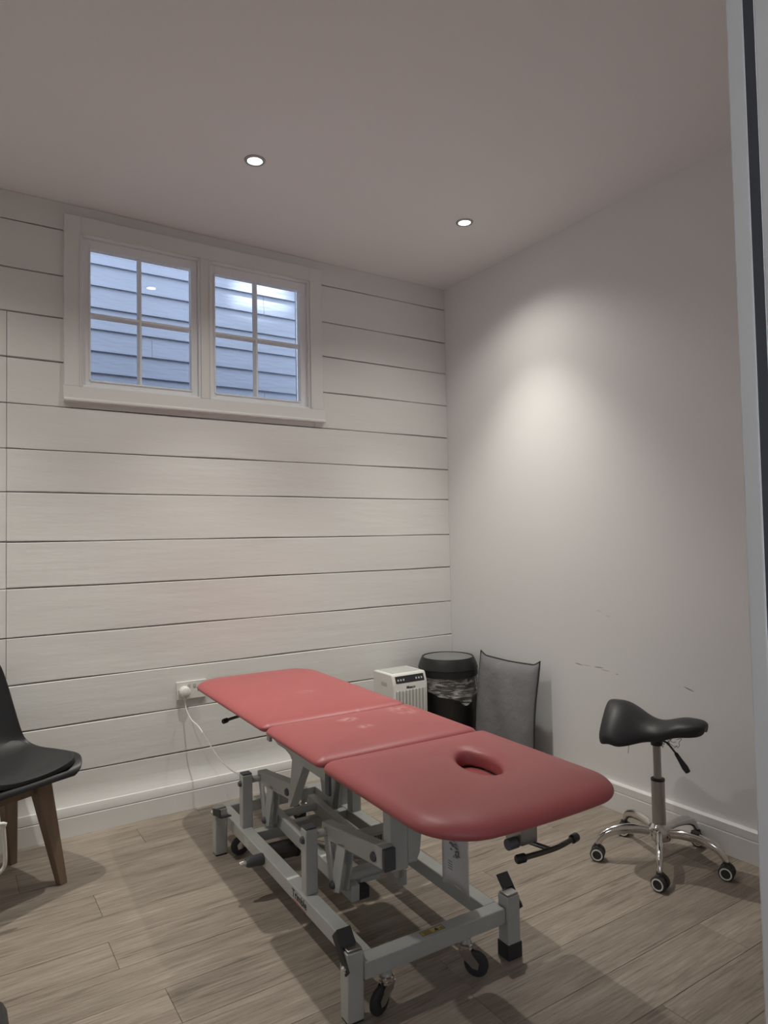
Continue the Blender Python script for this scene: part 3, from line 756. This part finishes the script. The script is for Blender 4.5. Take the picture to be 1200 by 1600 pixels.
# saddle seat
seat_dir = math.radians(-76)
def lerp_t(tab, s):
    for (a0, v0), (a1, v1) in zip(tab, tab[1:]):
        if s <= a1:
            f = (s-a0)/(a1-a0); f = f*f*(3-2*f); return v0+(v1-v0)*f
    return tab[-1][1]
def saddle(s, t, under=False):
    """s -1 rear .. +1 front, t -1..1 across"""
    hw = lerp_t([(-1, .172), (-.60, .165), (.05, .085), (.5, .095), (1, .105)], s)
    er = math.sqrt(max(0, 1-abs(s)**(7 if s < 0 else 2.6)))
    z = lerp_t([(-1, .612), (-.75, .606), (0.05, .548), (.6, .572), (1, .572)], s)
    z -= lerp_t([(-1, .125), (-.6, .105), (.05, .028), (1, .008)], s)*abs(t)**2
    return .195*s, hw*t*((.45+.55*er) if s < 0 else (.15+.85*er)), z
bm = bmesh.new(); NS, NT = 24, 20; top = []; bot = []
for i in range(NS+1):
    s = -1+2*i/NS; s = math.copysign(abs(s)**.8, s); ra = []; rb = []
    for j in range(NT+1):
        t = -1+2*j/NT; t2 = math.copysign(abs(t)**.85, t); x, y, z = saddle(s, t2)
        e = max(abs(s)**8, abs(t2)**8)
        ra.append(bm.verts.new((x, y, z - .012*e))); rb.append(bm.verts.new((x*.96, y*.96, z - .050 + .010*e)))
    top.append(ra); bot.append(rb)
for i in range(NS):
    for j in range(NT):
        bm.faces.new((top[i][j], top[i+1][j], top[i+1][j+1], top[i][j+1])); bm.faces.new((bot[i][j], bot[i][j+1], bot[i+1][j+1], bot[i+1][j]))
for i in range(NS):
    for j in (0, NT): bm.faces.new((top[i][j], top[i+1][j], bot[i+1][j], bot[i][j]))
for j in range(NT):
    for i in (0, NS): bm.faces.new((top[i][j], top[i][j+1], bot[i][j+1], bot[i][j]))
bmesh.ops.rotate(bm, verts=bm.verts[:], cent=(0, 0, 0), matrix=Matrix.Rotation(seat_dir, 3, 'Z'))
seat = link('saddle_seat', bm, M['black_seat'], st, subsurf=1, angle=80)
bm = bmesh.new(); lathe(bm, [(0, .450), (.022, .450), (.024, .47), (.035, .492), (0, .492)], 20); link('seat_mount', bm, M['black_plastic'], st)
pr = V((.573, -.819, 0))
lv0 = pr*.035 + V((-.02, -.02, .470)); lv1 = pr*.062 + V((-.03, -.03, .435)); lv2 = pr*.10 + V((-.04, -.04, .372))
bm = bmesh.new(); tube(bm, [V((0, 0, .475)), lv0, lv1], .004, 8); o = link('height_lever', bm, M['dark_steel'], st)
bm = bmesh.new(); tube(bm, [lv1 + (lv1-lv2).normalized()*.004, lv1, lv1.lerp(lv2, .35), lv1.lerp(lv2, .75), lv2, lv2+(lv2-lv1)*.03], [.004, .007, .009, .0125, .010, .004], 14); link('grip', bm, M['black_plastic'], o)
bm = bmesh.new(); random.seed(11)
for k in range(11):
    b0 = pr*random.uniform(-.01, .06) + V((-.03, -.03, .490)) + V((random.uniform(-.02, .02), random.uniform(-.02, .02), 0)); P_ = [b0]
    if k == 10: b0 = pr*-.115 + V((-.045, -.045, .47)); P_ = [b0, b0+V((.003, 0, -.02)), b0+V((.001, .002, -.045))]
    else:
        for j in range(5): P_.append(P_[-1] + pr*random.uniform(-.014, .014) + V((0, 0, random.uniform(-.014, .006))))
    tube(bm, spline(P_, 4), .0009, 5)
o = link('loose_threads', bm, M['black_plastic'], st); o['kind'] = 'stuff'; o['label'] = 'frayed black threads under the seat'

# ---------------------------------------------------------------- black chair with wooden legs
ch = thing('moulded_chair', 'black moulded shell chair with padded seat on brown wooden legs by the plank wall', 'chair', (-2.4875, -.3675, 0), math.radians(26.5))
prof = [(-.250, .420, .150), (-.240, .438, .188), (-.195, .450, .214), (-.10, .446, .226), (.0, .440, .226), (.085, .444, .216), (.145, .472, .200), (.185, .530, .186), (.213, .610, .176), (.240, .695, .166), (.262, .770, .152), (.275, .815, .130), (.280, .835, .095)]
def shell(name, i0, i1, off, shrink, m_, th, par):
    P_ = spline([V((a, b, c)) for a, b, c in prof[i0:i1]], 4); n = len(P_); bm = bmesh.new(); g = []
    for i, p in enumerate(P_):
        y, z, hw = p; q0 = P_[max(0, i-1)]; q1 = P_[min(n-1, i+1)]
        ty, tz = q1.x-q0.x, q1.y-q0.y; L = math.hypot(ty, tz); ny, nz = -tz/L, ty/L      # normal towards sitter
        up_ = max(0, min(1, (z-.44)/.12)); up_ = up_*up_*(3-2*up_); row = []
        e = 1.0
        if shrink: f = min(i, n-1-i)/3.0; e = .86*math.sqrt(1-(1-min(1, f))**2*.35)
        for j in range(17):
            t = -1+j/8; w = math.sin(t*PI/2*.92)/math.sin(PI/2*.92)
            curl = (.026+.022*up_)*abs(w)**2.6
            if not shrink and i < 7: curl *= .3+.1*i
            row.append(bm.verts.new((hw*w*e, y + ny*(curl*e+off), z + nz*(curl*e+off))))
        g.append(row)
    for i in range(n-1):
        for j in range(16): bm.faces.new((g[i][j], g[i+1][j], g[i+1][j+1], g[i][j+1]))
    o = link(name, bm, m_, par, angle=80); s = o.modifiers.new('solid', 'SOLIDIFY'); s.thickness = th; s.offset = 0
    b = o.modifiers.new('b', 'BEVEL'); b.width = min(th*.35, .004); b.segments = 2; b.limit_method = 'ANGLE'; b.angle_limit = math.radians(50)
    return o
shell('shell', 0, 13, 0, 0, M['black_plastic'], .008, ch)
shell('seat_pad', 1, 7, .012, 1, M['black_seat'], .018, ch)
WD = M['beech']
for sx in (-1, 1):
    for sy in (-1, 1):
        bm = bmesh.new(); a = V((sx*.105, sy*.105, .415)); b = V((sx*.163, sy*.163, 0))
        rings = []
        for p, hw in ((a, .031), (a.lerp(b, .12), .0295), (b, .0155)):
            rings.append([bm.verts.new((p.x+dx*hw, p.y+dy*hw, p.z)) for dx, dy in ((-1, -1), (1, -1), (1, 1), (-1, 1))])
        for r1, r2 in zip(rings, rings[1:]):
            for k in range(4): bm.faces.new((r1[k], r1[(k+1) % 4], r2[(k+1) % 4], r2[k]))
        bm.faces.new(rings[0]); bm.faces.new(rings[-1][::-1]); link('leg', bm, WD, ch, .003)
for (a, b) in (((-.08, -.11), (.08, -.11)), ((-.08, .11), (.08, .11)), ((-.11, -.08), (-.11, .08)), ((.11, -.08), (.11, .08))):
    bm = bmesh.new(); bar(bm, (*a, .378), (*b, .378), .022, .058); link('apron', bm, WD, ch, .002)
bm = bmesh.new(); box(bm, -.09, .09, -.09, .09, .408, .426); link('mounting_plate', bm, M['black_plastic'], ch, .004)

# ---------------------------------------------------------------- wall socket, plug, cable
so = thing('wall_socket', 'white double wall socket on the plank wall behind the red couch', 'socket', (-1.631, 0, .569), 0)
boxo('face_plate', -.073, .073, -.012, -.0035, -.043, .043, M['white_plastic'], so, .002)
boxo('back_box', -.071, .071, -.0035, .012, -.041, .041, M['light_grey'], so, .001)
for x in (-.014, .014):
    o = boxo('rocker_switch', x-.007, x+.007, -.0145, -.0120, .012, .030, M['light_grey'], so, .001)
bm = bmesh.new()
for (x, z, a, b) in ((.042, .016, .002, .0045), (.034, -.008, .0045, .002), (.051, -.008, .0045, .002)): box(bm, x-a, x+a, -.0124, -.0121, z-b, z+b)
link('socket_holes', bm, M['print_dark'], so)
for x in (-.063, .063):
    bm = bmesh.new(); lathe(bm, [(0, .001), (.003, .0008), (.0034, 0)], 10, (x, -.012, 0), (0, -1, 0)); link('screw', bm, M['steel'], so)
pc = thing('plug_and_cable', 'round white plug with thin white cable running from the wall socket to the couch frame', 'cable', (-1.668, 0, .565), 0)
bm = bmesh.new(); lathe(bm, [(0, .0475), (.014, .047), (.022, .043), (.0255, .034), (.0265, .022), (.0265, .0125), (0, .0125)], 32, (0, 0, 0), (0, -1, 0))
pl = link('plug', bm, M['white_plastic'], pc)
bm = bmesh.new(); tube(bm, [(0, -.026, -.022), (.0, -.027, -.034), (0, -.027, -.052)], [.0065, .0055, .004], 14); link('cable_sleeve', bm, M['white_plastic'], pl)
bm = bmesh.new()
o0 = V((-1.668, 0, .565))
tgt = V((-1.43, -1.10, 0)) + V((math.cos(math.radians(-2))*(-.219) - math.sin(math.radians(-2))*.391, math.sin(math.radians(-2))*(-.219) + math.cos(math.radians(-2))*.391, .345))
pth = [(-1.668, -.027, .515), (-1.664, -.034, .480), (-1.648, -.060, .435), (-1.628, -.10, .41), (-1.62, -.20, .37), (-1.625, -.36, .335), (-1.632, -.52, .327), (-1.636, -.62, .336), (tgt.x, tgt.y+.004, tgt.z)]
tube(bm, spline([V(p)-o0 for p in pth], 8), .0032, 8); link('cable', bm, M['white_plastic'], pc)

# ---------------------------------------------------------------- dehumidifier
de = thing('air_conditioner', 'white portable air unit with a black button panel in front of the plank wall', 'air unit', (-.505, -.155, 0), 0)
W2 = .112
bm = bmesh.new()
prism(bm, [(.095, .012), (.095, .540), (.088, .550), (-.085, .550), (-.094, .545), (-.113, .492), (-.113, .012)], 0, -W2, W2)
link('body', bm, M['white_plastic'], de, .006)
boxo('top_inlay', -W2+.022, W2-.022, -.068, .078, .5502, .5518, M['light_grey'], de, .0005)
d = V((0, -.019, -.053)).normalized(); nn = V((0, d.z, -d.y)); nn = V((0, -.9413, .3375))
def slab(name, x0, x1, a0, a1, h, m_, par=de, org=V((0, -.094, .545))):
    bm = bmesh.new(); vs_ = []
    for x in (x0, x1):
        for a in (a0, a1):
            for k in (-.001, h): vs_.append(bm.verts.new(V((x, 0, 0)) + org + d*a + nn*k))
    for f in ((0, 1, 3, 2), (4, 6, 7, 5), (0, 4, 5, 1), (2, 3, 7, 6), (0, 2, 6, 4), (1, 5, 7, 3)): bm.faces.new([vs_[i] for i in f])
    return link(name, bm, m_, par)
pn = slab('control_panel', -.094, .094, .008, .046, .0015, M['print_dark'])
for x in (-.078, -.060, -.042, .042, .060, .078):
    bt = slab('button', x-.0045, x+.0045, .024, .034, .0022, M['glow_grey'], pn)
text('brand_lettering', 'Meaco', .022, M['print_dark'], de, frame_m((0, -.1134, .476), (1, 0, 0), (0, -1, 0)), .0003, .0004)
bm = bmesh.new(); box(bm, -.098, .098, -.1140, -.1130, .10, .462)
gp = link('grille_recess', bm, M['light_grey'], de)
for k in range(9):
    x = -.088 + k*.022; boxo('grille_slat', x-.0045, x+.0045, -.119, -.114, .10, .462, M['white_plastic'], gp, .001)
boxo('side_handle', -W2-.001, -W2+.002, -.045, .012, .478, .500, M['light_grey'], de, .001)
for x in (-.09, .09):
    for y in (-.09, .07):
        bm = bmesh.new(); lathe(bm, [(0, 0), (.010, 0), (.012, .012), (0, .012)], 14, (x, y, 0)); link('foot', bm, M['black_plastic'], de)

# ---------------------------------------------------------------- bin
bn = thing('waste_bin', 'round black waste bin with a grey push lid and clear bag in the corner', 'bin', (-.193, -.200, 0), 0)
bm = bmesh.new(); lathe(bm, [(0, .002), (.125, .002), (.130, .01), (.158, .505), (.152, .505), (.125, .015), (0, .015)], 48); link('bin_body', bm, M['black_plastic'], bn)
bm = bmesh.new(); lathe(bm, [(.150, .500), (.171, .500), (.172, .507), (.170, .535), (.173, .540), (.166, .565), (.154, .592), (.149, .602), (.144, .602), (.140, .592)], 56); link('bin_collar', bm, M['black_plastic'], bn, angle=30)
bm = bmesh.new(); lathe(bm, [(0, .608), (.06, .6075), (.110, .604), (.140, .598), (.1405, .592), (0, .592)], 48)
o = link('push_lid', bm, mat('lid_grey', (.17, .175, .17), .35, vary=.04), bn); o['label'] = 'dull grey round lid'
bm = bmesh.new(); N_ = 60; rows = []
random.seed(5)
low = [(-180, .44), (-155, .405), (-128, .392), (-106, .380), (-98, .350), (-88, .345), (-70, .38), (-60, .40), (-45, .43), (-20, .46), (20, .47), (100, .46), (180, .44)]
def lowz(a):
    for (a0, z0_), (a1, z1_) in zip(low, low[1:]):
        if a0 <= a <= a1: return z0_ + (z1_-z0_)*(a-a0)/(a1-a0)
for k in range(N_):
    a = -180 + 360*k/N_; zl = lowz(a); col = []
    for j in range(9):
        t = j/8; z = .503 + (zl-.503)*t; rr = .130 + .028*(z-.01)/.495 + .0055 + .007*t*(1+math.sin(k*1.3+j*.7)) + .004*math.sin(k*2.1+j*1.1)*t
        col.append(bm.verts.new((rr*math.cos(math.radians(a)), rr*math.sin(math.radians(a)), z)))
    rows.append(col)
for k in range(N_):
    for j in range(8): bm.faces.new((rows[k][j], rows[(k+1) % N_][j], rows[(k+1) % N_][j+1], rows[k][j+1]))
o = link('bin_bag', bm, M['bag'], bn, angle=80); o['label'] = 'crumpled clear plastic bag hanging below the lid'

# ---------------------------------------------------------------- grey cushion leaning on the wall
cu = thing('foam_cushion', 'grey rectangular cushion with dark piping leaning on the right wall beside the bin', 'cushion', (-.128, -.585, 0), 0)
bm = bmesh.new(); NU, NV = 22, 26; A, B = [], []
HW, HH, TH = .228, .615, .036
for i in range(NU+1):
    ra, rb = [], []
    for j in range(NV+1):
        u = -1+2*i/NU; v = j/NV; vv = 2*v-1
        y = -u*HW*(1-.022*(1-abs(vv)**2)) ; z = .004 + HH*(.5+.5*vv*(1-.015*(1-u*u)))
        if v > .9: z += .022*max(0, abs(u)-.85)/.15*(v-.9)/.1 - .004*(1-abs(u))
        th = TH*(1-abs(u)**6)**.5*(1-abs(vv)**8)**.5*(1+.15*math.sin(3*u+2*vv)) + .003
        lean = .055*v + .02*math.sin(v*PI)*(-1) ; wr = .004*math.sin(u*7+v*5)*math.sin(v*PI)
        ra.append(bm.verts.new((lean - th + wr, y, z))); rb.append(bm.verts.new((lean + th*.8, y, z)))
    A.append(ra); B.append(rb)
for i in range(NU):
    for j in range(NV):
        bm.faces.new((A[i][j], A[i+1][j], A[i+1][j+1], A[i][j+1])); bm.faces.new((B[i][j], B[i][j+1], B[i+1][j+1], B[i+1][j]))
edge = [(A[i][0], B[i][0]) for i in range(NU+1)] + [(A[NU][j], B[NU][j]) for j in range(1, NV+1)] + [(A[i][NV], B[i][NV]) for i in range(NU-1, -1, -1)] + [(A[0][j], B[0][j]) for j in range(NV-1, 0, -1)]
for k in range(len(edge)): a, b = edge[k], edge[(k+1) % len(edge)]; bm.faces.new((a[0], b[0], b[1], a[1]))
pts = [(e[0].co+e[1].co)/2 for e in edge]
link('cushion_body', bm, M['grey_fabric'], cu, subsurf=1, angle=80)
bm = bmesh.new(); tube(bm, [p.copy() for p in pts]+[pts[0].copy()], .0042, 8); link('piping', bm, M['piping'], cu)

# ---------------------------------------------------------------- things cut by the left edge of the frame
tb = thing('side_stand', 'white bent-tube stand leg at the left edge in front of the black chair', 'stand', (-2.75, -.80, 0), 0)
bm = bmesh.new()
pth = spline([(.268, .10, .356), (.272, .10, .30), (.274, .10, .238), (.268, .10, .214), (.245, .10, .196), (.20, .10, .190), (0, .10, .188), (-.2, .10, .19), (-.245, .10, .196), (-.268, .10, .22), (-.27, .10, .30), (-.268, .10, .356)], 5)
tube(bm, pth, .0065, 12); link('tube_frame', bm, M['white_plastic'], tb)
bm = bmesh.new(); tube(bm, spline([(.268, .10, .350), (.25, .10, .362), (0, .10, .364), (-.25, .10, .362), (-.268, .10, .35)], 5), .0065, 12); link('tube_frame', bm, M['white_plastic'], tb)
for x in (-.17, .17):
    bm = bmesh.new(); tube(bm, [(x, .10, .19), (x, .10, .0)], .008, 12); link('leg', bm, M['white_plastic'], tb)
    bm = bmesh.new(); tube(bm, [(x, .10, .006), (x, -.08, .006)], .006, 10); tube(bm, [(x, .10, .006), (x, .2, .006)], .006, 10); link('foot_bar', bm, M['white_plastic'], tb)
bb = thing('storage_box', 'black plastic box at the lower left corner of the view', 'box', (-2.72, -1.78, 0), 0)
bm = bmesh.new(); W3 = .180
prism(bm, [(-W3+.02, 0), (W3+.010, 0), (W3+.006, .270), (W3-.004, .292), (W3-.03, .30), (-W3+.03, .30), (-W3+.01, .292), (-W3, .27), (-W3, 0)], 1, -.20, .195)
link('body', bm, M['black_plastic'], bb, .008, 3)
bm = bmesh.new(); box(bm, -.10, .10, -.12, .12, .300, .306); link('lid', bm, M['rubber'], bb, .002)
